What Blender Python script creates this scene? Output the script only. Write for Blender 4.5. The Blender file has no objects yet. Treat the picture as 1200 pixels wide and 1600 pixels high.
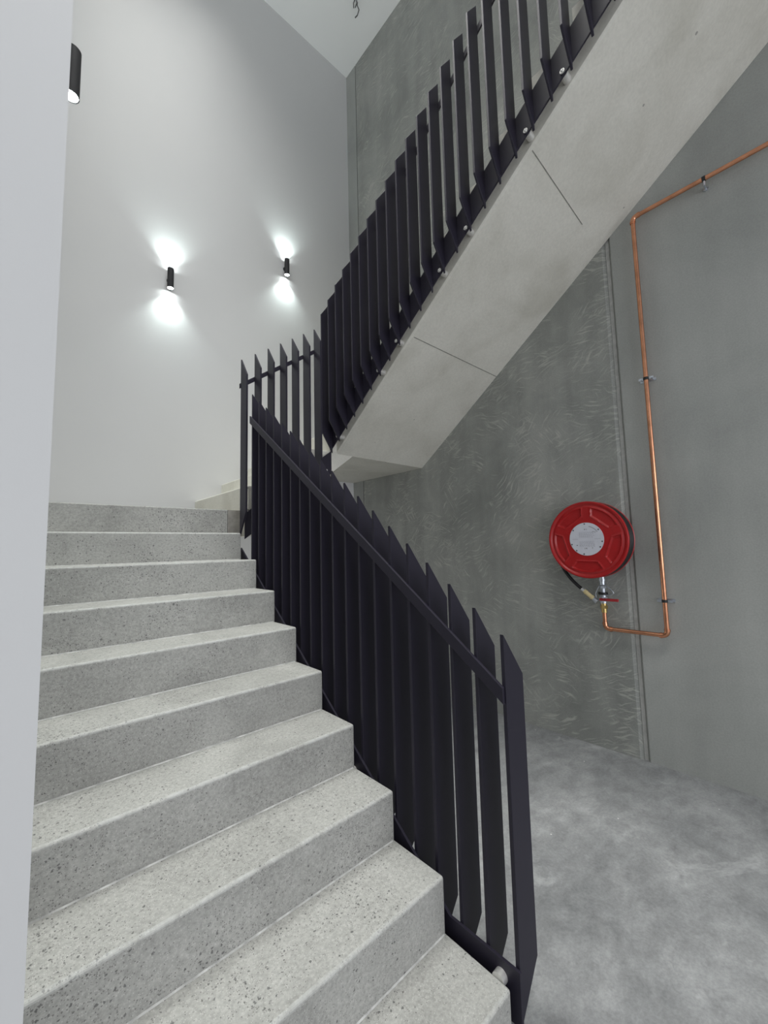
import bpy, bmesh, math, random
from mathutils import Vector, Matrix
random.seed(7)
C = bpy.context.scene.collection
PI = math.pi

# ---------------------------------------------------------------- measures
R, T = 0.175, 0.2392                  # riser, going
M = R / T
H = 1.413                             # eye height
Xs = 1.1149                           # open side of the lower flight
XL = 0.0345                           # wall on the closed side
Y1, Z1 = 2.6416, 1.5374               # nosing of the highest full tread
Y0, ZL = Y1 + T, Z1 + R               # landing nosing
Xc, Yb = 3.083, 3.930                 # concrete wall, back wall
ZC = 7.806                            # ceiling
XM1 = 1.2185                          # first riser of the middle flight
Yu, Xu, ZS = 2.780, 2.006, 2.226      # edge of the upper landing's soffit
ZU = ZL + 4 * R                       # upper landing
YW = 0.767                            # near face of the left wall
def nose(y): return Z1 - (Y1 - y) * M

# ---------------------------------------------------------------- helpers
def tag(o, label=None, cat=None, group=None, kind=None):
    if label: o['label'] = label
    if cat: o['category'] = cat
    if group: o['group'] = group
    if kind: o['kind'] = kind
    return o
def empty(name, loc):
    o = bpy.data.objects.new(name, None); C.objects.link(o); o.location = loc
    o.empty_display_size = 0.1
    return o
def link(name, me, mat, parent=None, world=True, loc=None):
    """mesh object; its vertices are in world coordinates when world=True"""
    o = bpy.data.objects.new(name, me); C.objects.link(o)
    if mat is not None and not me.materials:
        for m in (mat if isinstance(mat, (list, tuple)) else [mat]): me.materials.append(m)
    if parent is not None:
        o.parent = parent
        if world:
            p = Vector((0, 0, 0)); q = parent
            while q is not None: p += q.location; q = q.parent
            o.location = -p
    if loc is not None: o.location = loc
    return o
def bm_done(bm, smooth=False):
    bmesh.ops.recalc_face_normals(bm, faces=bm.faces); bm.normal_update()
    for e in bm.edges:
        if len(e.link_faces) == 2 and e.calc_face_angle(0) > 0.65: e.smooth = False
    me = bpy.data.meshes.new('m'); bm.to_mesh(me); bm.free()
    if smooth:
        for p in me.polygons: p.use_smooth = True
    return me
def bevel(bm, w, seg=2, ang=0.5, limit=None, mi=-1):
    bmesh.ops.recalc_face_normals(bm, faces=bm.faces); bm.normal_update()
    es = [e for e in bm.edges if len(e.link_faces) == 2 and e.calc_face_angle(0) > ang and (limit is None or limit(e))]
    if es: bmesh.ops.bevel(bm, geom=es, offset=w, segments=seg, profile=0.5, affect='EDGES', clamp_overlap=True, material=mi)
def prism(pts, axis, a, b, bm=None, mi=0):
    """polygon of 2-D points extruded along axis from a to b. x: (y,z)  y: (x,z)  z: (x,y)"""
    bm = bm or bmesh.new()
    def P(u, v, w):
        return {'x': (w, u, v), 'y': (u, w, v), 'z': (u, v, w)}[axis]
    A = [bm.verts.new(P(u, v, a)) for u, v in pts]; B = [bm.verts.new(P(u, v, b)) for u, v in pts]
    n = len(pts); fs = [bm.faces.new(A), bm.faces.new(B[::-1])]
    for i in range(n): fs.append(bm.faces.new((A[i], B[i], B[(i + 1) % n], A[(i + 1) % n])))
    for f in fs: f.material_index = mi
    return bm
def box(x0, x1, y0, y1, z0, z1, bm=None):
    return prism([(x0, y0), (x1, y0), (x1, y1), (x0, y1)], 'z', z0, z1, bm)
def cyl(p, q, r, seg=20, bm=None, r2=None):
    bm = bm or bmesh.new(); p, q = Vector(p), Vector(q); d = (q - p).normalized()
    u = d.orthogonal().normalized(); v = d.cross(u); r2 = r if r2 is None else r2
    A = []; B = []
    for i in range(seg):
        a = 2 * PI * i / seg; w = u * math.cos(a) + v * math.sin(a)
        A.append(bm.verts.new(p + w * r)); B.append(bm.verts.new(q + w * r2))
    bm.faces.new(A); bm.faces.new(B[::-1])
    for i in range(seg):
        f = bm.faces.new((A[i], B[i], B[(i + 1) % seg], A[(i + 1) % seg])); f.smooth = True
    return bm
def tube(path, r, seg=12, bm=None, closed=False):
    bm = bm or bmesh.new(); P = [Vector(p) for p in path]; n = len(P); rings = []
    up = None
    for i in range(n):
        if closed: t = (P[(i + 1) % n] - P[i - 1]).normalized()
        else: t = (P[min(i + 1, n - 1)] - P[max(i - 1, 0)]).normalized()
        if up is None: up = t.orthogonal().normalized()
        up = (up - t * up.dot(t)).normalized(); v = t.cross(up)
        rings.append([bm.verts.new(P[i] + (up * math.cos(2 * PI * k / seg) + v * math.sin(2 * PI * k / seg)) * r) for k in range(seg)])
    m = n if closed else n - 1
    for i in range(m):
        a, b = rings[i], rings[(i + 1) % n]
        for k in range(seg):
            f = bm.faces.new((a[k], b[k], b[(k + 1) % seg], a[(k + 1) % seg])); f.smooth = True
    if not closed: bm.faces.new(rings[0]); bm.faces.new(rings[-1][::-1])
    return bm
def lathe_x(prof, x0, cy, cz, seg=96, bm=None, close=False):
    """profile of (x offset, radius) turned about an axis parallel to X"""
    bm = bm or bmesh.new(); rings = []
    for dx, r in prof:
        if r < 1e-6: rings.append([bm.verts.new((x0 + dx, cy, cz))])
        else: rings.append([bm.verts.new((x0 + dx, cy + r * math.cos(2 * PI * k / seg), cz + r * math.sin(2 * PI * k / seg))) for k in range(seg)])
    pairs = list(zip(rings[:-1], rings[1:])) + ([(rings[-1], rings[0])] if close else [])
    for a, b in pairs:
        for k in range(seg):
            k2 = (k + 1) % seg
            if len(a) == 1 and len(b) == 1: continue
            if len(a) == 1: f = bm.faces.new((a[0], b[k], b[k2]))
            elif len(b) == 1: f = bm.faces.new((a[k], b[0], a[k2]))
            else: f = bm.faces.new((a[k], b[k], b[k2], a[k2]))
            f.smooth = True
    return bm

# ---------------------------------------------------------------- materials
class NT:
    def __init__(s, name):
        s.m = bpy.data.materials.new(name); s.m.use_nodes = True
        s.t = s.m.node_tree; s.n = s.t.nodes; s.b = s.n['Principled BSDF']
        s.co = s.n.new('ShaderNodeTexCoord').outputs['Object']
    def set(s, node, **k):
        for a, v in k.items():
            a = a.replace('_', ' ')
            if hasattr(v, 'node'): s.t.links.new(v, node.inputs[a])
            else: node.inputs[a].default_value = v
        return node
    def mapping(s, scale=(1, 1, 1), rot=(0, 0, 0), src=None):
        n = s.n.new('ShaderNodeMapping'); s.t.links.new(src or s.co, n.inputs['Vector'])
        n.inputs['Scale'].default_value = scale; n.inputs['Rotation'].default_value = rot
        return n.outputs[0]
    def noise(s, scale, detail=4, rough=0.55, dist=0, vec=None, color=False):
        n = s.n.new('ShaderNodeTexNoise'); s.t.links.new(vec or s.co, n.inputs['Vector'])
        s.set(n, Scale=scale, Detail=detail, Roughness=rough, Distortion=dist)
        return n.outputs['Color' if color else 'Fac']
    def voro(s, scale, feature='F1', vec=None, out='Distance', rand=1):
        n = s.n.new('ShaderNodeTexVoronoi'); n.feature = feature
        s.t.links.new(vec or s.co, n.inputs['Vector']); s.set(n, Scale=scale, Randomness=rand)
        return n.outputs[out]
    def ramp(s, fac, *stops):
        n = s.n.new('ShaderNodeValToRGB'); s.t.links.new(fac, n.inputs['Fac'])
        e = n.color_ramp.elements
        for i, (p, c) in enumerate(stops):
            el = e[i] if i < 2 else e.new(p)
            el.position = p
            if not isinstance(c, (tuple, list)): c = (c, c, c)
            el.color = (*c[:3], 1)
        return n.outputs['Color']
    def mix(s, fac, a, b, mode='MIX'):
        n = s.n.new('ShaderNodeMix'); n.data_type = 'RGBA'; n.blend_type = mode
        for ix, v in ((0, fac), (6, a), (7, b)):
            sock = n.inputs[ix]
            if hasattr(v, 'node'): s.t.links.new(v, sock)
            elif isinstance(v, (tuple, list)): sock.default_value = (*v[:3], 1)
            elif ix == 0: sock.default_value = v
            else: sock.default_value = (v, v, v, 1)
        return n.outputs[2]
    def math(s, op, a, b=0.0, clamp=False):
        n = s.n.new('ShaderNodeMath'); n.operation = op; n.use_clamp = clamp
        for i, v in enumerate((a, b)):
            if hasattr(v, 'node'): s.t.links.new(v, n.inputs[i])
            else: n.inputs[i].default_value = v
        return n.outputs[0]
    def sep(s):
        n = s.n.new('ShaderNodeSeparateXYZ'); s.t.links.new(s.co, n.inputs[0]); return n.outputs
    def bump(s, h, strength=0.2, dist=0.002):
        n = s.n.new('ShaderNodeBump'); s.t.links.new(h, n.inputs['Height'])
        s.set(n, Strength=strength, Distance=dist); s.t.links.new(n.outputs[0], s.b.inputs['Normal'])
    def out(s, color, rough=0.6, metal=0.0, spec=0.5):
        s.set(s.b, Base_Color=(color if hasattr(color, 'node') else (*color[:3], 1)), Roughness=rough, Metallic=metal)
        s.b.inputs['Specular IOR Level'].default_value = spec
        return s.m

def mat_paint(name='white_plaster_paint', k=1.0):
    n = NT(name)
    c = n.ramp(n.noise(0.8, 3), (0.3, (0.615 * k, 0.62 * k, 0.625 * k)), (0.7, (0.64 * k, 0.642 * k, 0.645 * k)))
    n.bump(n.noise(180, 3), 0.08, 0.001)
    return n.out(c, 0.55, spec=0.3)

def mat_step(edge=False):
    n = NT('worn_step_nosing' if edge else 'honed_exposed_aggregate_concrete')
    base = n.ramp(n.noise(3.2, 6, 0.6, 0.6), (0.28, (0.31, 0.31, 0.295)), (0.5, (0.39, 0.39, 0.372)), (0.75, (0.46, 0.46, 0.44)))
    fine = n.ramp(n.noise(95, 4, 0.7), (0.3, 0.76), (0.7, 1.18))
    c = n.mix(1.0, base, fine, 'MULTIPLY')
    # flecks of dark stone, thick in some patches and sparse in others
    patch = n.noise(2.6, 3, 0.6, 0.3)
    for sc, r, lo, hi, dk in ((105, 0.30, 0.46, 0.70, (0.09, 0.09, 0.09)), (70, 0.22, 0.52, 0.78, (0.13, 0.13, 0.13)), (210, 0.34, 0.38, 0.7, (0.16, 0.155, 0.15))):
        wn = n.noise(sc * 1.3, 2, 0.5, color=True)
        wm = n.n.new('ShaderNodeVectorMath'); wm.operation = 'MULTIPLY_ADD'
        n.t.links.new(wn, wm.inputs[0]); wm.inputs[1].default_value = (0.9 / sc,) * 3; n.t.links.new(n.co, wm.inputs[2])
        warp = wm.outputs[0]
        d = n.voro(sc, vec=warp)
        cell = n.voro(sc, vec=warp, out='Color')
        sepc = n.n.new('ShaderNodeSeparateColor'); n.t.links.new(cell, sepc.inputs[0])
        dens = n.ramp(patch, (lo, 0.06), (hi, 0.75))
        on = n.math('LESS_THAN', sepc.outputs[0], dens)
        rr = n.math('MULTIPLY', sepc.outputs[1], r)
        rr = n.math('ADD', rr, 0.07)
        dot = n.math('LESS_THAN', d, rr)
        c = n.mix(n.math('MULTIPLY', n.math('MULTIPLY', on, dot), 0.8), c, dk)
    # pale sand grains
    d = n.voro(260); cell = n.voro(260, out='Color')
    sepc = n.n.new('ShaderNodeSeparateColor'); n.t.links.new(cell, sepc.inputs[0])
    on = n.math('MULTIPLY', n.math('LESS_THAN', sepc.outputs[0], 0.22), n.math('LESS_THAN', d, 0.33))
    c = n.mix(n.math('MULTIPLY', on, 0.5), c, (0.68, 0.68, 0.66))
    if edge: c = n.mix(n.ramp(n.noise(22, 4, 0.7), (0.38, 0.0), (0.68, 0.7)), c, (0.50, 0.51, 0.50))
    n.bump(n.noise(140, 4), 0.25, 0.0015)
    return n.out(c, 0.55, spec=0.35)

def mat_soffit():
    n = NT('pale_formed_concrete')
    base = n.ramp(n.noise(2.2, 6, 0.6, 0.5), (0.28, (0.62, 0.605, 0.54)), (0.5, (0.71, 0.695, 0.63)), (0.75, (0.77, 0.755, 0.69)))
    fine = n.ramp(n.noise(60, 5, 0.65), (0.3, 0.93), (0.7, 1.05))
    c = n.mix(1.0, base, fine, 'MULTIPLY')
    st = n.ramp(n.noise(1.3, 2, 0.5, 0.8), (0.60, 0.0), (0.72, 1.0))
    c = n.mix(n.math('MULTIPLY', st, 0.25), c, (0.36, 0.34, 0.27))
    d = n.voro(7.5); cell = n.voro(7.5, out='Color')
    sepc = n.n.new('ShaderNodeSeparateColor'); n.t.links.new(cell, sepc.inputs[0])
    hole = n.math('MULTIPLY', n.math('LESS_THAN', d, n.math('MULTIPLY', sepc.outputs[1], 0.06)), n.math('LESS_THAN', sepc.outputs[0], 0.6))
    c = n.mix(n.math('MULTIPLY', hole, 0.6), c, (0.14, 0.14, 0.13))
    n.bump(n.noise(40, 5), 0.12, 0.002)
    return n.out(c, 0.6, spec=0.3)

def mat_wall_swirl():
    n = NT('dark_trowelled_concrete')
    base = n.ramp(n.noise(1.6, 6, 0.62, 0.8), (0.28, (0.24, 0.25, 0.235)), (0.5, (0.31, 0.32, 0.30)), (0.75, (0.39, 0.395, 0.37)))
    drip = n.ramp(n.noise(5, 4, 0.6, vec=n.mapping((1, 1, 0.12))), (0.35, 0.9), (0.7, 1.12))
    c = n.mix(1.0, base, drip, 'MULTIPLY')
    # broom-like scratches: thin stretched lines laid in several directions, in patches
    tot = None
    for i, (ang, ps, lo) in enumerate(((0.35, 1.9, 0.47), (-0.25, 2.3, 0.49), (0.9, 2.7, 0.53), (-0.9, 2.1, 0.55))):
        wv = n.noise(3.0, 2, 0.5, color=True)
        vm = n.n.new('ShaderNodeVectorMath'); vm.operation = 'MULTIPLY_ADD'
        n.t.links.new(wv, vm.inputs[0]); vm.inputs[1].default_value = (0.16,) * 3; n.t.links.new(n.co, vm.inputs[2])
        v = n.mapping((1, 1, 1), (ang, 0, 0), src=vm.outputs[0])
        v = n.mapping((6, 6.5, 62), src=v)
        ln = n.ramp(n.noise(1.0, 2, 0.6, vec=v), (0.55, 0.0), (0.66, 1.0))
        off = n.n.new('ShaderNodeMapping'); n.t.links.new(n.co, off.inputs[0]); off.inputs['Location'].default_value = (i * 3.7, i * 5.1, i * 2.3)
        mk = n.ramp(n.noise(ps, 3, 0.65, 0.5, vec=off.outputs[0]), (lo, 0.0), (lo + 0.10, 1.0))
        s_ = n.math('MULTIPLY', ln, mk)
        tot = s_ if tot is None else n.math('MAXIMUM', tot, s_)
    c = n.mix(n.math('MULTIPLY', tot, 0.5), c, (0.58, 0.58, 0.53))
    c = n.mix(1.0, c, n.ramp(n.noise(120, 3), (0.3, 0.92), (0.7, 1.07)), 'MULTIPLY')
    n.bump(n.noise(30, 5), 0.12, 0.002)
    return n.out(c, 0.5, spec=0.4)

def mat_wall_smooth():
    n = NT('smooth_grey_concrete')
    base = n.ramp(n.noise(1.1, 6, 0.6, 0.7), (0.28, (0.31, 0.32, 0.308)), (0.5, (0.36, 0.372, 0.355)), (0.75, (0.42, 0.428, 0.41)))
    drip = n.ramp(n.noise(4, 4, 0.6, vec=n.mapping((1, 1, 0.15))), (0.35, 0.94), (0.7, 1.07))
    c = n.mix(1.0, base, drip, 'MULTIPLY')
    c = n.mix(1.0, c, n.ramp(n.noise(110, 3), (0.3, 0.93), (0.7, 1.06)), 'MULTIPLY')
    n.bump(n.noise(30, 5), 0.10, 0.002)
    return n.out(c, 0.5, spec=0.4)

def mat_floor():
    n = NT('burnished_floor_concrete')
    v = n.mapping((1.0, 1.35, 1), (0, 0, 0.4))
    base = n.ramp(n.noise(2.1, 8, 0.68, 0.25, vec=v), (0.32, (0.215, 0.222, 0.228)), (0.47, (0.28, 0.287, 0.293)), (0.58, (0.325, 0.332, 0.338)), (0.70, (0.43, 0.438, 0.444)))
    scuff = n.ramp(n.noise(9, 7, 0.75, 0.4, vec=v), (0.33, 0.80), (0.5, 1.0), (0.66, 1.17))
    c = n.mix(1.0, base, scuff, 'MULTIPLY')
    c = n.mix(1.0, c, n.ramp(n.noise(80, 5, 0.75), (0.3, 0.82), (0.7, 1.14)), 'MULTIPLY')
    pat = n.ramp(n.noise(1.6, 7, 0.7, 0.5, vec=v), (0.60, 0.0), (0.66, 1.0))
    c = n.mix(n.math('MULTIPLY', pat, 0.35), c, (0.58, 0.59, 0.60))
    dk = n.ramp(n.noise(3.4, 8, 0.75, 0.3), (0.62, 0.0), (0.70, 1.0))
    c = n.mix(n.math('MULTIPLY', dk, 0.5), c, (0.17, 0.175, 0.175))
    d = n.voro(9); cell = n.voro(9, out='Color')
    sepc = n.n.new('ShaderNodeSeparateColor'); n.t.links.new(cell, sepc.inputs[0])
    fl = n.math('MULTIPLY', n.math('LESS_THAN', d, 0.035), n.math('LESS_THAN', sepc.outputs[0], 0.3))
    c = n.mix(fl, c, (0.75, 0.76, 0.76))
    n.bump(n.noise(45, 5), 0.12, 0.002)
    return n.out(c, 0.5, spec=0.4)

def mat_plain(name, col, rough, metal=0.0, spec=0.5, var=0.0, sc=20):
    n = NT(name)
    c = col
    if var: c = n.ramp(n.noise(sc, 3), (0.3, tuple(x * (1 - var) for x in col)), (0.7, tuple(min(1, x * (1 + var)) for x in col)))
    return n.out(c, rough, metal, spec)
def mat_emit(name, col, strength):
    m = bpy.data.materials.new(name); m.use_nodes = True; t = m.node_tree
    t.nodes.remove(t.nodes['Principled BSDF']); e = t.nodes.new('ShaderNodeEmission')
    e.inputs[0].default_value = (*col, 1); e.inputs[1].default_value = strength
    t.links.new(e.outputs[0], t.nodes['Material Output'].inputs[0]); return m

PAINT = mat_paint(); CEIL = mat_paint('white_ceiling_paint', 1.38); STEP = mat_step(); EDGE = mat_step(True); SOFF = mat_soffit(); SWIRL = mat_wall_swirl(); SMOOTH = mat_wall_smooth(); FLOOR = mat_floor()
SEAL = mat_plain('joint_sealant', (0.40, 0.40, 0.385), 0.7, var=0.12, sc=30)
DARKSEAL = mat_plain('dark_joint', (0.06, 0.06, 0.06), 0.8, var=0.1)
GROUT = mat_plain('pale_grout', (0.50, 0.50, 0.49), 0.8, var=0.35, sc=25)
BLACK = mat_plain('charcoal_powdercoat', (0.021, 0.0185, 0.031), 0.45, var=0.06, sc=300, spec=0.3)
STEEL = mat_plain('brushed_stainless', (0.86, 0.85, 0.83), 0.38, 0.75, var=0.06, sc=120)
LAMPB = mat_plain('black_lamp_housing', (0.03, 0.03, 0.033), 0.6, var=0.05, spec=0.2)
COPPER = mat_plain('copper', (0.72, 0.34, 0.20), 0.25, 1.0, var=0.18, sc=14)
BRASS = mat_plain('brass', (0.68, 0.50, 0.20), 0.28, 1.0, var=0.08)
GALV = mat_plain('zinc_plate', (0.62, 0.66, 0.72), 0.35, 0.9, var=0.12, sc=60)
RED = mat_plain('red_enamel', (0.42, 0.012, 0.014), 0.28, var=0.08, sc=30)
REDLEVER = mat_plain('red_lever_plastic', (0.40, 0.03, 0.035), 0.4, var=0.05)
RUBBER = mat_plain('black_rubber_hose', (0.012, 0.012, 0.014), 0.35, var=0.1)
LABEL = mat_plain('white_label', (0.66, 0.67, 0.74), 0.4, var=0.05)
INK = mat_plain('label_ink', (0.10, 0.10, 0.12), 0.6, var=0.05)
PALEINK = mat_plain('faint_label_ink', (0.36, 0.37, 0.42), 0.6, var=0.05)
NOZ = mat_plain('cream_nozzle', (0.72, 0.60, 0.32), 0.4, var=0.06)
BANDB = mat_plain('black_rubber_band', (0.02, 0.02, 0.02), 0.5, var=0.05)
GLOW = mat_emit('lamp_lens', (0.93, 1.0, 0.985), 60)

# ---------------------------------------------------------------- the setting
YN, XW = -6.0, -3.2                   # where the place opens to the street side, far left wall
def struct(name, bm, mat, smooth=False):
    return tag(link(name, bm_done(bm, smooth), mat), kind='structure')
struct('floor', box(XW, Xc + 0.3, YN, Yb + 0.2, -0.2, 0), FLOOR)
struct('wall_back', box(XW, Xc + 0.3, Yb, Yb + 0.2, 0, ZC), PAINT)
struct('ceiling', box(XW - 0.2, Xc + 0.3, YN, Yb + 0.2, ZC, ZC + 0.2), CEIL)
# the wall whose end stands close on the left, and its return along the lower flight
struct('wall_left', prism([(XW, YW), (XL, YW), (XL, Yb), (XL - 0.2, Yb), (XL - 0.2, YW + 0.2), (XW, YW + 0.2)], 'z', 0, ZC), PAINT)
struct('wall_side', box(XW - 0.2, XW, YN, Yb + 0.2, 0, ZC), PAINT)




# precast concrete wall on the right: section in plan (y, x) run up the height
g0, g1 = 0.897, 0.956                 # wide sealed joint
t0, t1 = 3.729, 3.741                 # narrow joint
def panel(name, y0, y1, ch0, ch1, mat, d=0.016):
    pts = [(Xc, y0 + (0)), ]
    p = []
    if ch0: p += [(Xc + 0.3, y0), (Xc + d, y0), (Xc, y0 - 0)]
    pts = [(Xc + 0.3, y0)]
    pts += [(Xc + d, y0), (Xc, y0 + ch0)] if ch0 else [(Xc, y0)]
    pts += [(Xc, y1 - ch1), (Xc + d, y1)] if ch1 else [(Xc, y1)]
    pts += [(Xc + 0.3, y1)]
    return struct(name, prism(pts, 'z', 0, ZC), mat)
panel('wall_right', YN, g0 + 0.014, 0, 0.014, SMOOTH)
panel('wall_right', g1 - 0.022, t0, 0.022, 0.0, SWIRL)
panel('wall_right', t1, Yb, 0.0, 0.0, SMOOTH)
struct('trim_1', box(Xc + 0.012, Xc + 0.05, g0 + 0.014, g1 - 0.022, 0, ZC), SEAL)
struct('trim_2', box(Xc + 0.008, Xc + 0.05, t0, t1, 0, ZC), DARKSEAL)

# ---------------------------------------------------------------- concrete staircase
XLw, Ybw, Xcw = XL, Yb, Xc
XL, Yb, Xc = XL + 0.0015, Yb - 0.0015, Xc - 0.0015
stair = tag(empty('concrete_staircase', (0.55, 0.75, 0)), 'grey concrete staircase of three flights turning up around the stairwell', 'staircase')
lower = empty('lower_flight', (0, 0, 0)); middle = empty('middle_flight', (0, 0, 0)); upper = empty('upper_flight', (0, 0, 0))

def stepmesh(axis, a, b, n_pos, n_z, back, bottom, dirn):
    """one step: tread top at n_z, riser at n_pos, running back by `back` in direction dirn"""
    e = n_pos + dirn * back
    pts = [(n_pos, bottom), (n_pos, n_z), (e, n_z), (e, bottom)]
    bm = prism(pts, axis, a, b)
    k = 'y' if axis == 'x' else 'x'
    def at_nose(ed):
        v = ed.verts
        c = [getattr(w.co, k) for w in v]; z = [w.co.z for w in v]
        return all(abs(x - n_pos) < 1e-5 for x in c) and (all(abs(x - n_z) < 1e-5 for x in z) or abs(v[0].co.z - v[1].co.z) > .05) \
            or (all(abs(x - n_z) < 1e-5 for x in z) and abs(c[0] - c[1]) > .05)
    bevel(bm, 0.010, 4, 0.5, at_nose, 1)
    bmesh.ops.recalc_face_normals(bm, faces=bm.faces)
    me = bm_done(bm)
    return me

EPS = 0.0
# lower flight: waist below the steps
y9 = Y1 - 8 * T
def build_lower():
    f = link('lower_flight', bm_done(prism([(y9 + 0.02, 0.0), (y9 + 0.06, 0.0), (y9 + 0.22, 0.0), (y9 + 0.42, 0.0), (Y0 + 0.0, nose(Y0) - 0.40), (Y0, ZL - 0.19), (Y1, Z1 - R - 0.012)] + [(Y1 - k * T, Z1 - (k + 1) * R - 0.012) for k in range(1, 8)] + [(y9 + 0.02, 0.01)], 'x', XL, Xs - 0.004)), SOFF, stair)
    for k in range(9):
        yn, z = Y1 - k * T, Z1 - k * R
        s = link('step', stepmesh('x', XL, Xs, yn, z, T + 0.012, max(0, z - R - 0.0), +1), [STEP, EDGE], f, world=False)
        if k < 9:
            g = bmesh.new(); yb_ = yn + T
            prism([(yb_ - 0.0035, z), (yb_ + 0.001, z), (yb_ + 0.001, z + 0.0035), (yb_ - 0.001, z + 0.0035)], 'x', XL, Xs - 0.012, g)
            link('grout_line', bm_done(g), GROUT, s, world=False)['label'] = 'pale grout line at the back of the tread'
    return f
build_lower()
# lower landing (with a slightly stained piece at the turn)
bm = box(XL, Xs - 0.0, Y0, Yb, ZL - 0.19, ZL)
bevel(bm, 0.006, 2, 0.5, lambda e: all(abs(v.co.y - Y0) < 1e-4 for v in e.verts) and all(abs(v.co.z - ZL) < 1e-4 for v in e.verts))
land = link('lower_landing', bm_done(bm), STEP, stair)
bm = box(Xs + 0.003, XM1 + 0.002, Y0 + 0.001, Yb, ZL - 0.19, ZL - 0.001)
link('landing_edge', bm_done(bm), mat_plain('stained_landing_concrete', (0.30, 0.285, 0.26), 0.6, var=0.25, sc=18), stair)['label'] = 'stained brownish end piece of the landing edge'
# middle flight, along the back wall
def mn(x): return ZL + R + (x - XM1) * M
xcr = 2.17
mid_pts = [(XM1, ZL - 0.19), (XM1, ZL + R * 0.0)]
mf = link('middle_flight', bm_done(prism([(XM1 + 0.002, ZL - 0.19), (XM1 + 0.002, ZL - 0.01), (XM1 + T + 0.004, ZL - 0.01), (XM1 + T + 0.004, ZL + R - 0.01), (XM1 + 2 * T + 0.004, ZL + R - 0.01), (XM1 + 2 * T + 0.004, ZL + 2 * R - 0.01), (XM1 + 3 * T + 0.004, ZL + 2 * R - 0.01), (XM1 + 3 * T + 0.004, ZU - 0.01), (2.9, ZU - 0.01), (2.9, ZU - 0.04), (xcr + (ZU - 0.04 - ZS) / M, ZU - 0.04), (XM1 + 0.03, ZL - 0.19)], 'y', Yu + 0.003, Yb)), SOFF, stair)
for k in range(1, 5):
    x = XM1 + (k - 1) * T; z = ZL + k * R
    link('step', stepmesh('y', Yu, Yb, x, z, T + 0.006 if k < 4 else 0.25, z - R, +1), [SOFF, SOFF], mf, world=False)
# upper landing: soffit level ZS; its left edge runs on the skew
bm = prism([(Xu + 0.02, Yu + 0.001), (Xc, Yu + 0.001), (Xc, Yb), (2.67, Yb), (2.216, 2.907)], 'z', ZS, ZU - 0.002)
link('upper_landing', bm_done(bm), SOFF, stair)
# upper flight, back towards the viewer
yr1 = 2.83
NU = 14
ye = yr1 - NU * T
prof = [(Yu, ZS)]
prof += [(ye - 0.25, ZS + (Yu - ye + 0.25) * M), (ye - 0.25, ZU + NU * R - 0.01)]
for k in range(NU, 0, -1):
    prof += [(yr1 - (k - 1) * T - 0.004, ZU + k * R - 0.01), (yr1 - (k - 1) * T - 0.004, ZU + (k - 1) * R - 0.01)]
prof = [p for i, p in enumerate(prof)]
prof = prof[:-1] + [(Yu + 0.0, ZU + R - 0.01)]
bm = prism(prof, 'x', Xu, Xc)
# chamfer along the soffit arris
def arris(e):
    a, b = e.verts
    return abs(a.co.x - Xu) < 1e-4 and abs(b.co.x - Xu) < 1e-4 and all(abs(v.co.z - (ZS + (Yu - v.co.y) * M)) < 1e-3 for v in e.verts)
bevel(bm, 0.012, 1, 0.3, arris)
uf = link('upper_flight', bm_done(bm), SOFF, stair)
# construction joints across the soffit, and the shallow arris line beside its open edge
def joint(y, x0, x1, skew=0.0):
    g = bmesh.new()
    def P(x, yy, d): return (x, yy, ZS + (Yu - yy) * M + d)
    w = 0.0018
    for dx in (0,):
        A = [g.verts.new(P(x0, y - w, 0.001)), g.verts.new(P(x0, y + w, 0.001)), g.verts.new(P(x1, y + w + skew, 0.001)), g.verts.new(P(x1, y - w + skew, 0.001))]
        B = [g.verts.new(P(x0, y - w, -0.0015)), g.verts.new(P(x0, y + w, -0.0015)), g.verts.new(P(x1, y + w + skew, -0.0015)), g.verts.new(P(x1, y - w + skew, -0.0015))]
        g.faces.new(A); g.faces.new(B[::-1])
        for i in range(4): g.faces.new((A[i], B[i], B[(i + 1) % 4], A[(i + 1) % 4]))
    link('joint_line', bm_done(g), mat_plain('formwork_joint', (0.24, 0.235, 0.215), 0.8, var=0.3, sc=40), uf, world=False)['label'] = 'dark formwork joint across the sloping underside'
joint(1.867, 2.03, Xc - 0.002)
joint(0.933, 2.024, 2.75, 0.025)
# treads of the upper flight (their ends show over the string plate)
for k in range(1, NU + 1):
    y = yr1 - (k - 1) * T; z = ZU + k * R
    link('step', stepmesh('x', Xu + 0.002, Xc, y, z, T + 0.006, z - 0.06, -1), [SOFF, SOFF], uf, world=False)
for o in (lower, middle, upper): bpy.data.objects.remove(o)

XL, Yb, Xc = XLw, Ybw, Xcw
# ---------------------------------------------------------------- balustrades
SP = 0.1015; TH = 0.014
def finmesh(axis, inner, outer, top, cut_top, bot, cut_bot, a, b, flat=None):
    """inner edge carries both points; outer edge is cut back at top and bottom"""
    zt_in, zt_out = top, top - cut_top
    zb_out, zb_in = bot, bot - cut_bot
    pts = [(inner, zt_in), (outer, zt_out), (outer, zb_out), (inner, zb_in)]
    bm = prism(pts, axis, a, b)
    bevel(bm, 0.0012, 1, 0.5)
    return bm_done(bm)
def copy_fin(o, dx, dy, dz, parent):
    c = o.copy(); C.objects.link(c); c.parent = parent
    c.location = o.location + Vector((dx, dy, dz)); return c

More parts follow.
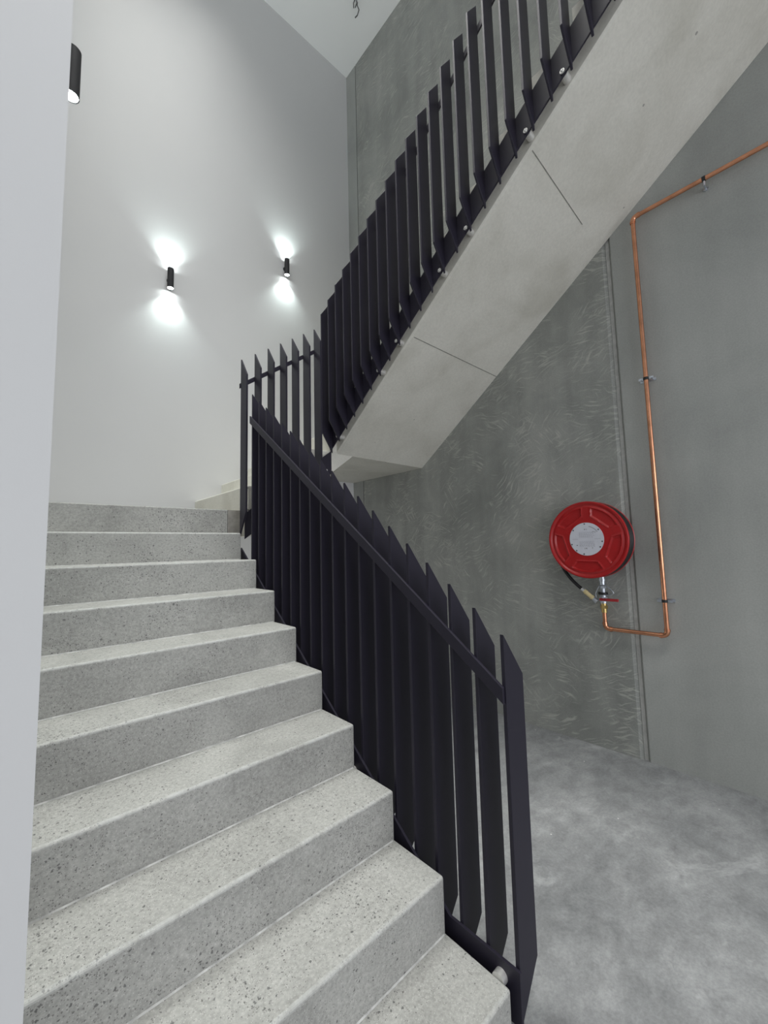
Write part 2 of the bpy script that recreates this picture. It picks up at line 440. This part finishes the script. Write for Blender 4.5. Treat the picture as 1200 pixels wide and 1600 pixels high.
# lower balustrade
lb = tag(empty('balustrade', (1.2, 1.65, 0)), 'black metal balustrade of upright blades beside the lower flight, nearest the viewer', 'balustrade')
YF, ZF, XF = 0.7307, 1.1334, 1.1475
FW = 0.104
flat = link('baluster', finmesh('y', XF, XF + FW, ZF, 0.140, 0.148, 0.128, YF - TH, YF), BLACK, lb)
for k in range(1, 4):
    me = finmesh('y', XF, XF + FW, ZF + k * SP * M, 0.140, 0.148, 0.128, YF - TH + k * SP, YF + k * SP)
    link('baluster', me, BLACK, lb)
b4 = link('baluster', finmesh('y', XF, XF + FW, ZF + 4 * SP * M, 0.140, nose(YF + 4 * SP) - 0.255, 0.12, YF - TH + 4 * SP, YF + 4 * SP), BLACK, lb)
for k in range(5, 19): copy_fin(b4, 0, (k - 4) * SP, (k - 4) * SP * M, lb)
yt = 2.70
pl = [(0.711, 0.022), (0.711, 0.173), (0.968, 0.173), (yt, nose(yt) - 0.14), (yt, nose(yt) - 0.326), (1.013, 0.022)]
bm = prism(pl, 'x', 1.1375, XF); bevel(bm, 0.001, 1)
link('string_plate', bm_done(bm), BLACK, lb)
def railbar(axis, a, b, p0, z0, p1, z1, hv=0.050):
    bm = prism([(p0, z0 - hv / 2), (p0, z0 + hv / 2), (p1, z1 + hv / 2), (p1, z1 - hv / 2)], axis, a, b)
    bevel(bm, 0.001, 1); return bm_done(bm)
def lr(y): return ZF + (y - YF) * M - 0.180
link('rail', railbar('x', 1.1365, XF, 0.722, lr(0.722), 2.567, lr(2.567)), BLACK, lb)
def standoff(parent, p_conc, p_plate, p_out, r=0.02):
    bm = cyl(p_conc, p_plate, r, 28); s = link('standoff', bm_done(bm), STEEL, parent)
    d = (Vector(p_out) - Vector(p_plate)).normalized()
    bm = cyl(p_plate, Vector(p_out), r * 0.55, 6)
    cyl(Vector(p_out), Vector(p_out) + d * 0.006, r * 0.62, 18, bm)
    cyl(Vector(p_out) + d * 0.006, Vector(p_out) + d * 0.014, r * 0.36, 14, bm, r2=r * 0.2)
    link('bolt', bm_done(bm), STEEL, s, world=False)
for y in (0.773, 1.12, 1.48, 1.84, 2.20, 2.56):
    z = 0.128 if y < 0.9 else nose(y) - 0.235
    standoff(lb, (Xs + 0.0006, y, z), (1.1376, y, z), (XF + 0.001, y, z))

# middle balustrade
mb = tag(empty('balustrade', (1.45, 2.68, ZL)), 'short black metal balustrade of seven upright blades, standing out against the white wall', 'balustrade')
XM, YM, ZM = 1.1425, 2.7299, 2.7805
m0 = link('baluster', finmesh('x', YM, YM - 0.096, ZM, 0.140, ZM - 0.140 - 0.96, 0.15, XM, XM + 0.012), BLACK, mb)
for k in range(1, 7): copy_fin(m0, k * SP, 0, k * SP * M, mb)
def mr(x): return ZM + (x - XM) * M
link('rail', railbar('y', YM, YM + 0.011, XM - 0.006, mr(XM) - 0.197, 1.79, mr(1.79) - 0.197, 0.036), BLACK, mb)
bm = prism([(1.18, mn(1.18) - 0.18), (1.915, mn(1.915) - 0.17), (1.915, mn(1.915) - 0.36), (1.30, mn(1.30) - 0.36), (1.18, mn(1.18) - 0.36)][:], 'y', YM, YM + 0.010)
bevel(bm, 0.001, 1)
link('string_plate', bm_done(bm), BLACK, mb)
for x in (1.55, 1.86):
    z = mn(x) - 0.30
    standoff(mb, (x, Yu - 0.0006, z), (x, YM + 0.0101, z), (x, YM - 0.001, z), 0.016)

# upper balustrade
ub = tag(empty('balustrade', (1.86, 2.65, ZU)), 'tall black metal balustrade of upright blades climbing overhead along the upper flight', 'balustrade')
XU, YU, ZU0, SU = 1.849, 2.772, 3.4104, 0.10455
UW = 0.100
u0 = link('baluster', finmesh('y', XU + UW, XU, ZU0 + 0.142, 0.142, ZU0 - 1.03, 0.160, YU - 0.012, YU), BLACK, ub)
NF = 27
for k in range(1, NF): copy_fin(u0, 0, -k * SU, k * SU * M, ub)
def ur(y): return ZU0 + 0.142 + (YU - y) * M
def up_top(y): return 3.749 + (0.997 - y) * M
ylo = YU - (NF - 1) * SU - 0.05
bm = prism([(YU + 0.005, up_top(YU + 0.005)), (ylo, up_top(ylo)), (ylo, up_top(ylo) - 0.1895), (YU + 0.005, up_top(YU + 0.005) - 0.1895)], 'x', XU + UW, XU + UW + 0.010)
bevel(bm, 0.001, 1)
link('string_plate', bm_done(bm), BLACK, ub)
link('rail', railbar('x', XU + UW, XU + UW + 0.011, ylo, ur(ylo) - 0.170, YU + 0.004, ur(YU) - 0.170, 0.046), BLACK, ub)
for y in (2.685, 2.163, 1.962, 1.548, 1.336, 0.927, 0.719, 0.31, 0.10):
    z = up_top(y) - 0.1895 + 0.022
    standoff(ub, (Xu - 0.0006, y, z), (XU + UW + 0.0101, y, z), (XU + UW - 0.002, y, z), 0.020)

# ---------------------------------------------------------------- wall lamps
def lamp(loc, dirn, label, h=0.188, r=0.027, sx=0.0, power=1.0):
    """loc: centre of the tube; dirn: unit vector from the wall to the tube"""
    L = Vector(loc); d = Vector(dirn)
    t = tag(empty('wall_lamp', L - Vector((0, 0, h / 2))), label, 'lamp', 'cylinder up and down wall lamps')
    bm = bmesh.new(); seg = 40
    prof = [(r, -h / 2), (r, h / 2), (r - 0.003, h / 2), (r - 0.003, h / 2 - 0.006), (0.001, h / 2 - 0.006)]
    rings = []
    full = [(r - 0.003, -h / 2 + 0.006), (r - 0.003, -h / 2), (r, -h / 2), (r, h / 2), (r - 0.003, h / 2), (r - 0.003, h / 2 - 0.006)]
    for rr, z in full:
        rings.append([bm.verts.new(L + Vector((rr * math.cos(2 * PI * k / seg), rr * math.sin(2 * PI * k / seg), z))) for k in range(seg)])
    for a, b in zip(rings[:-1], rings[1:]):
        for k in range(seg):
            f = bm.faces.new((a[k], a[(k + 1) % seg], b[(k + 1) % seg], b[k]))
            f.smooth = abs(a[0].co.z - b[0].co.z) > 0.02
    bm.faces.new(rings[0]); bm.faces.new(rings[-1])
    body = link('housing', bm_done(bm), LAMPB, t)
    for s in (-1, 1):
        bm = cyl(L + Vector((0, 0, s * (h / 2 - 0.0055))), L + Vector((0, 0, s * (h / 2 - 0.003))), r - 0.0035, 28)
        link('lens', bm_done(bm), GLOW, t)
    off = 0.050
    bm = cyl(L - d * (r - 0.003), L - d * (off - 0.008), 0.010, 16)
    cyl(L - d * (off - 0.008), L - d * (off - 0.0005), 0.022, 28, bm)
    link('bracket', bm_done(bm), LAMPB, t)
    for s in (-1, 1):
        for size, bl, pw, rad in ((56, 1.0, 3.5 * power, 0.012), (104, 1.0, 16 * power, 0.012)):
            li = bpy.data.lights.new('beam', 'SPOT'); li.energy = pw; li.spot_size = math.radians(size); li.spot_blend = bl
            li.shadow_soft_size = rad; li.color = (0.86, 1.0, 0.96)
            lo = bpy.data.objects.new('beam', li); C.objects.link(lo); lo.parent = t
            lo.location = Vector((0, 0, h / 2)) + Vector((0, 0, s * (h / 2 + 0.014)))
            lo.rotation_euler = (0 if s < 0 else PI, 0, 0)
lamp((0.959, Yb - 0.05, 3.925), (0, -1, 0), 'black cylinder wall lamp on the white back wall, the lower and left of the pair')
lamp((2.147, Yb - 0.05, 4.598), (0, -1, 0), 'black cylinder wall lamp high on the back wall, nearest the concrete wall')
lamp((XL + 0.050, 1.76, 3.203), (1, 0, 0), 'large-looking black wall lamp at the top left, behind the near white wall edge')

# ---------------------------------------------------------------- copper pipe
PX = Xc - 0.050; PR = 0.0135
cp = tag(empty('copper_pipe', (PX, 0.735, 0.826)), 'copper water pipe bending down the concrete wall to the hose reel', 'pipe')
ya, yb2, zt, zb = 0.735, 1.095, 3.618, 0.826
def arc(p, a, b, r, n=8):
    """fillet at p between directions a (incoming point) and b (outgoing point)"""
    p, a, b = Vector(p), Vector(a), Vector(b); u = (a - p).normalized(); v = (b - p).normalized()
    c = p + (u + v) * r; out = []
    for i in range(n + 1):
        t = i / n * PI / 2
        out.append(c - v * r * math.cos(t) * 1.0 - u * r * math.sin(t))
    return out
corner1 = arc((PX, ya, zt), (PX, -1, zt), (PX, ya, 0), 0.028)
corner2 = arc((PX, ya, zb), (PX, ya, 2), (PX, yb2, zb), 0.028)
corner3 = arc((PX, yb2, zb), (PX, ya, zb), (PX, yb2, 2), 0.028)
bm = tube([(PX, -4.0, zt)] + corner1 + corner2 + corner3 + [(PX, yb2, 0.945)], PR, 20)
link('pipe_run', bm_done(bm), COPPER, cp)
for cnr in (corner1, corner2, corner3):
    bm = tube(cnr, PR + 0.0022, 20)
    for e, nx in ((cnr[0], cnr[1]), (cnr[-1], cnr[-2])):
        d = (e - nx).normalized(); cyl(e - d * 0.002, e + d * 0.016, PR + 0.0028, 20, bm); cyl(e + d * 0.003, e + d * 0.008, PR + 0.0045, 20, bm)
    link('elbow', bm_done(bm), COPPER, cp)
def clip(y, z, vertical=True):
    w = Vector((0, 1, 0)) if vertical else Vector((0, 0, 1)); ax = Vector((0, 0, 1)) if vertical else Vector((0, 1, 0))
    p = Vector((PX, y, z)); bm = cyl(p - ax * 0.009, p + ax * 0.009, PR + 0.003, 24)
    root = link('pipe_clip', bm_done(bm), BANDB, cp); root['label'] = 'black-lined pipe clip on a zinc bracket'
    bm = bmesh.new()
    if vertical:
        for s in (-1, 1):
            q = p + w * s * 0.030
            x0 = q.x; box(x0 - 0.002, x0 + 0.002, min(p.y + s * PR, q.y + s * 0.012), max(p.y + s * PR, q.y + s * 0.012), z - 0.008, z + 0.008, bm)
            cyl(q + Vector((-0.008, 0, 0)), q + Vector((0.046, 0, 0)), 0.004, 10, bm)
            cyl(q + Vector((-0.010, 0, 0)), q + Vector((-0.004, 0, 0)), 0.008, 6, bm)
        box(Xc - 0.006, Xc - 0.0005, y - 0.045, y + 0.045, z - 0.010, z + 0.010, bm)
    else:
        cyl(p + Vector((0, 0, -PR)), p + Vector((0, 0, -0.045)), 0.006, 12, bm)
        cyl(p + Vector((0, 0, -0.038)), (Xc - 0.0005, y, z - 0.038), 0.005, 10, bm)
        cyl((Xc - 0.008, y, z - 0.038), (Xc - 0.0005, y, z - 0.038), 0.014, 6, bm)
    link('bracket', bm_done(bm), GALV, root, world=False)
clip(ya, 2.482); clip(ya, 1.040); clip(0.346, zt, False); clip(-0.7, zt, False)
bm = cyl((PX, yb2, 0.935), (PX, yb2, 0.962), 0.018, 24); cyl((PX, yb2, 0.962), (PX, yb2, 0.984), 0.023, 6, bm); cyl((PX, yb2, 0.984), (PX, yb2, 0.9972), 0.017, 24, bm)
link('union_fitting', bm_done(bm), BRASS, cp)['label'] = 'brass union fitting'

# ---------------------------------------------------------------- hose reel
CY, CZ = 1.123, 1.437
XFm, XBk = 2.883, 3.000
hr = tag(empty('fire_hose_reel', (XBk, CY, 1.0)), 'red fire hose reel with a round white label, fixed to the concrete wall', 'hose reel')
RR = 0.262
# front disc with pressed pockets between five spokes
def disc_depth(y, z):
    r = math.hypot(y, z)
    a = math.atan2(z, -y)                     # as seen by the viewer: right is -y
    best = 1e9
    arms = [math.radians(88 + 72 * i) for i in range(5)]
    da = min(abs((a - b + PI) % (2 * PI) - PI) for b in arms)
    side = r * math.sin(min(da, PI / 2)) - 0.034         # distance past the spoke flank
    bis = r * math.cos(math.radians(36) - da) - 0.150    # past the flat cut by the hub
    outer = 0.214 - r
    d = min(side, bis, outer)
    t = max(0.0, min(1.0, d / 0.010 + 0.5)); t = t * t * (3 - 2 * t)
    # soft ridge around the pocket
    rid = math.exp(-((d + 0.004) / 0.005) ** 2) * (1 if r < 0.225 else 0)
    return 0.008 * t - 0.0035 * rid
bm = bmesh.new(); seg = 240; radii = [0.0] + [0.10 + 0.0028 * i for i in range(1, 46)]
rings = []
for r in radii:
    if r == 0: rings.append([bm.verts.new((XFm, CY, CZ))]); continue
    rings.append([bm.verts.new((XFm + disc_depth(r * math.cos(2 * PI * k / seg), r * math.sin(2 * PI * k / seg)), CY + r * math.cos(2 * PI * k / seg), CZ + r * math.sin(2 * PI * k / seg))) for k in range(seg)])
rl = radii[-1]
# rolled rim, then back face
for dx, r in ((0.003, rl + 0.004), (0.0045, rl + 0.009), (0.002, rl + 0.014), (-0.004, rl + 0.019), (-0.007, rl + 0.025), (-0.006, rl + 0.031), (-0.001, RR - 0.001), (0.005, RR), (0.010, RR - 0.003), (0.010, RR - 0.010), (0.014, 0.23), (0.014, 0.06)):
    rings.append([bm.verts.new((XFm + dx, CY + r * math.cos(2 * PI * k / seg), CZ + r * math.sin(2 * PI * k / seg))) for k in range(seg)])
for a, b in zip(rings[:-1], rings[1:]):
    for k in range(seg):
        k2 = (k + 1) % seg
        f = bm.faces.new((a[0], b[k], b[k2])) if len(a) == 1 else bm.faces.new((a[k], b[k], b[k2], a[k2])); f.smooth = True
link('front_disc', bm_done(bm), RED, hr)
bm = lathe_x([(0.012, 0.05), (0.012, 0.23), (0.004, 0.245), (0.000, RR - 0.004), (0.004, RR), (0.009, RR - 0.002), (0.016, 0.245), (0.018, 0.05)], XBk - 0.010, CY, CZ, 128, close=True)
link('back_disc', bm_done(bm), RED, hr)
bm = lathe_x([(0.0, 0.10), (0.0, 0.12), (XBk - XFm - 0.02, 0.12), (XBk - XFm - 0.02, 0.10)], XFm + 0.015, CY, CZ, 64, close=True)
link('drum', bm_done(bm), RED, hr)
# wound hose: rows of turns between the discs
bm = bmesh.new()
hw = 0.0125
for i in range(4):
    for r in (0.247, 0.223):
        x = XFm + 0.029 + i * 0.0235
        P = [(x, CY + r * math.cos(2 * PI * k / 72), CZ + r * math.sin(2 * PI * k / 72)) for k in range(72)]
        tube(P, hw, 10, bm, closed=True)
link('wound_hose', bm_done(bm), RUBBER, hr)
# axle bracket to the wall
bm = cyl((XBk, CY, CZ), (Xc - 0.0005, CY, CZ), 0.045, 32); cyl((Xc - 0.01, CY, CZ), (Xc - 0.0005, CY, CZ), 0.11, 32, bm)
box(XBk + 0.012, Xc - 0.0005, CY - 0.05, CY + 0.05, CZ - 0.20, CZ + 0.12, bm)
link('wall_bracket', bm_done(bm), GALV, hr)
# label
lx = XFm - 0.0035
bm = cyl((lx, CY - 0.001, CZ + 0.004), (XFm + 0.001, CY - 0.001, CZ + 0.004), 0.112, 72)
lab = link('information_label', bm_done(bm), LABEL, hr)
bm = bmesh.new(); rnd = random.Random(3)
def mark(y, z, w, h, bmx, dx=0.0006):
    y, z = CY - y, CZ + 0.004 + z
    box(lx - dx, lx + 0.0002, y - w / 2, y + w / 2, z - h / 2, z + h / 2, bmx)
for a in (93, 37, 143, 200, 229, 259, 328, 350):
    rr = 0.103
    y, z = rr * math.cos(math.radians(a)), rr * math.sin(math.radians(a))
    link('rivet', bm_done(cyl((lx - 0.002, CY - y, CZ + 0.004 + z), (lx + 0.0003, CY - y, CZ + 0.004 + z), 0.0048, 10)), INK, lab, world=False)
marks = []
for k in range(9):
    a = math.radians(74 - k * 5); marks.append((0.088 * math.cos(a), 0.088 * math.sin(a), 0.005, 0.004))
for (y, z, w, h) in ((-0.006, 0.066, 0.006, 0.006), (0.006, 0.066, 0.002, 0.009), (-0.012, -0.064, 0.002, 0.011), (-0.003, -0.062, 0.007, 0.003), (0.001, -0.064, 0.002, 0.010), (0.038, -0.060, 0.003, 0.008), (-0.062, -0.042, 0.007, 0.005), (0.048, 0.048, 0.008, 0.003), (0.060, 0.046, 0.008, 0.003)): marks.append((y, z, w, h))
for mk in marks:
    bm = bmesh.new(); mark(*mk, bm); link('print_mark', bm_done(bm), INK, lab, world=False)
bm = bmesh.new()
for zc, n in ((0.032, 7), (-0.030, 7)):
    for i in range(n):
        z = zc + (i - n / 2) * 0.0056; x = -0.045
        while x < 0.045:
            w = rnd.uniform(0.004, 0.013); mark(x + w / 2, z, w, 0.0018, bm, 0.0004); x += w + 0.004
for y0, y1 in ((-0.094, -0.054), (0.054, 0.094)): mark((y0 + y1) / 2, 0.0, y1 - y0, 0.0016, bm, 0.0004)
link('faint_print', bm_done(bm), PALEINK, lab, world=False)
# hanging end of the hose and nozzle
def bez(p0, p1, p2, p3, n=18):
    o = []
    for i in range(n + 1):
        t = i / n; o.append(tuple((1 - t) ** 3 * a + 3 * (1 - t) ** 2 * t * b + 3 * (1 - t) * t * t * c + t ** 3 * d for a, b, c, d in zip(p0, p1, p2, p3)))
    return o
HX = XFm + 0.076
N0 = Vector((HX + 0.01, 1.195, 1.082)); N1 = Vector((HX + 0.02, 1.118, 1.012))
path = bez((XFm + 0.05, CY + 0.226, CZ - 0.06), (XFm + 0.06, CY + 0.226, 1.25), (HX, 1.29, 1.16), tuple(N0 + (N0 - N1).normalized() * 0.012))
link('hose_end', bm_done(tube(path, 0.0115, 14)), RUBBER, hr)
d = (N1 - N0).normalized()
bm = cyl(N0 - d * 0.022, N0, 0.0125, 20, r2=0.014); link('hose_ferrule', bm_done(bm), STEEL, hr)
bm = cyl(N0, N0 + d * 0.075, 0.0145, 24, r2=0.0135); cyl(N0 + d * 0.012, N0 + d * 0.018, 0.017, 24, bm); cyl(N0 + d * 0.058, N0 + d * 0.064, 0.0165, 24, bm)
noz = link('nozzle', bm_done(bm), NOZ, hr); noz['label'] = 'cream hose nozzle'
bm = cyl(N0 + d * 0.075, N0 + d * 0.105, 0.0135, 20, r2=0.020)
link('nozzle_tip', bm_done(bm), GALV, noz, world=False)
# inlet pipe, valve and nozzle holder
vx = PX
bm = cyl((vx, yb2, 1.055), (vx, yb2, 1.215), 0.017, 24); cyl((vx, yb2, 1.10), (vx, yb2, 1.125), 0.021, 6, bm); cyl((vx, yb2, 1.15), (vx, yb2, 1.165), 0.021, 24, bm)
cyl((XFm + 0.03, yb2, 1.200), (vx + 0.01, yb2, 1.200), 0.010, 16, bm)
link('inlet_pipe', bm_done(bm), GALV, hr)['label'] = 'zinc inlet pipe under the drum'
bm = cyl((vx, yb2, 0.998), (vx, yb2, 1.056), 0.020, 24); cyl((vx, yb2, 1.012), (vx, yb2, 1.040), 0.027, 8, bm); cyl((vx, yb2, 1.026), (vx - 0.035, yb2, 1.026), 0.012, 16, bm)
val = link('stop_valve', bm_done(bm), GALV, hr)
bm = bmesh.new(); L0 = Vector((vx - 0.038, yb2, 1.026)); L1 = Vector((vx - 0.040, yb2 - 0.105, 1.030))
box(vx - 0.042, vx - 0.037, yb2 - 0.035, yb2 + 0.012, 1.017, 1.035, bm); box(vx - 0.047, vx - 0.033, yb2 - 0.108, yb2 - 0.030, 1.018, 1.036, bm)
bevel(bm, 0.004, 2)
link('valve_lever', bm_done(bm), REDLEVER, val, world=False)['label'] = 'red valve lever'
bm = cyl((vx, yb2, 1.056), (vx, yb2, 1.072), 0.030, 24)
link('nozzle_interlock', bm_done(bm), BANDB, hr)['label'] = 'black collar above the valve'
bm = bmesh.new()
lp = [(vx - 0.03, yb2 + 0.035, 1.035), (vx - 0.035, yb2 + 0.036, 1.065), (vx - 0.032, yb2 + 0.012, 1.115), (vx - 0.03, yb2 - 0.03, 1.125), (vx - 0.03, yb2 - 0.072, 1.085), (vx - 0.03, yb2 - 0.078, 1.072), (vx - 0.03, yb2 - 0.05, 1.055), (vx - 0.03, yb2 - 0.015, 1.058)]
sm = []
for i in range(len(lp) - 1):
    for k in range(4):
        t = k / 4; sm.append(tuple(a + (b - a) * t for a, b in zip(lp[i], lp[i + 1])))
sm.append(lp[-1]); tube(sm, 0.0035, 8, bm)
link('wire_loop', bm_done(bm), GALV, hr)['label'] = 'zinc wire loop holding the nozzle'

# ---------------------------------------------------------------- loose cable at the ceiling
wc = empty('hanging_cable', (2.70, 3.22, ZC))
tag(wc, 'thin loose cable ends hanging from the white ceiling', 'cable')
bm = bmesh.new()
for (dx, dy, pts) in ((0, 0, [(0, 0, 0), (0.01, 0.0, -0.06), (0.025, -0.01, -0.11), (0.015, 0.01, -0.17), (-0.01, 0.03, -0.21)]), (0.02, 0.01, [(0, 0, 0), (-0.015, 0.0, -0.03), (-0.03, 0.01, -0.09)]), (-0.02, 0, [(0, 0, 0), (-0.01, 0.02, -0.04), (0.0, 0.03, -0.10)])):
    sm = []
    for i in range(len(pts) - 1):
        for k in range(5):
            t = k / 5; sm.append((2.70 + dx + pts[i][0] * (1 - t) + pts[i + 1][0] * t, 3.22 + dy + pts[i][1] * (1 - t) + pts[i + 1][1] * t, ZC + pts[i][2] * (1 - t) + pts[i + 1][2] * t))
    tube(sm, 0.006, 8, bm)
link('cable', bm_done(bm), mat_plain('grey_cable', (0.10, 0.10, 0.10), 0.5, var=0.05), wc)

# ---------------------------------------------------------------- light
def area(name, loc, rot, sx, sy, power, col):
    li = bpy.data.lights.new(name, 'AREA'); li.shape = 'RECTANGLE'; li.size = sx; li.size_y = sy; li.energy = power; li.color = col
    o = bpy.data.objects.new(name, li); C.objects.link(o); o.location = loc; o.rotation_euler = rot; return o
# daylight through the glazed street front behind the camera
area('daylight_front', (0.0, YN + 0.1, 1.6), (PI / 2, 0, 0), 6.0, 3.0, 158, (0.95, 0.955, 1.0))
# ceiling lights over the stairwell and the hall
cl = area('ceiling_lights', (0.75, 2.0, ZC - 0.05), (0, 0, 0), 1.5, 3.0, 62, (1.0, 1.0, 0.96)); cl.data.spread = math.radians(84)
cl = area('ceiling_lights', (0.6, -1.2, ZC - 0.05), (0, 0, 0), 3.0, 2.0, 80, (1.0, 1.0, 0.96)); cl.data.spread = math.radians(110)
pl_ = bpy.data.lights.new('understair_fill', 'POINT'); pl_.energy = 7; pl_.shadow_soft_size = 0.12; pl_.color = (1.0, 1.0, 0.95)  # added fill without a fitting, brightens the walls and soffit under the stairs
plo = bpy.data.objects.new('understair_fill', pl_); C.objects.link(plo); plo.location = (1.30, 3.3, 0.9)
w = bpy.data.worlds.new('world'); bpy.context.scene.world = w; w.use_nodes = True
w.node_tree.nodes['Background'].inputs[0].default_value = (0.85, 0.92, 1.0, 1)
w.node_tree.nodes['Background'].inputs[1].default_value = 0.45

# ---------------------------------------------------------------- camera
cam = bpy.data.cameras.new('camera'); co = bpy.data.objects.new('camera', cam); C.objects.link(co)
rt = Vector((0.74023, -0.67191, -0.02439)); up = Vector((-0.04169, -0.08208, 0.99575)); fw = Vector((0.67106, 0.73607, 0.08877))
mw = Matrix.Identity(4)
for i in range(3): mw[i][0], mw[i][1], mw[i][2] = rt[i], up[i], -fw[i]
mw.translation = (0, 0, H); co.matrix_world = mw
cam.sensor_fit = 'VERTICAL'; cam.sensor_height = 36.0; cam.lens = 633.76 / 1600 * 36.0; cam.clip_start = 0.05
sc = bpy.context.scene; sc.camera = co
sc.view_settings.view_transform = 'Standard'; sc.view_settings.look = 'None'; sc.view_settings.gamma = 1; sc.view_settings.exposure = 0.1
sc.view_settings.use_curve_mapping = False
sc.cycles.max_bounces = 8; sc.cycles.diffuse_bounces = 5
try: sc.cycles.use_denoising = True
except Exception: pass
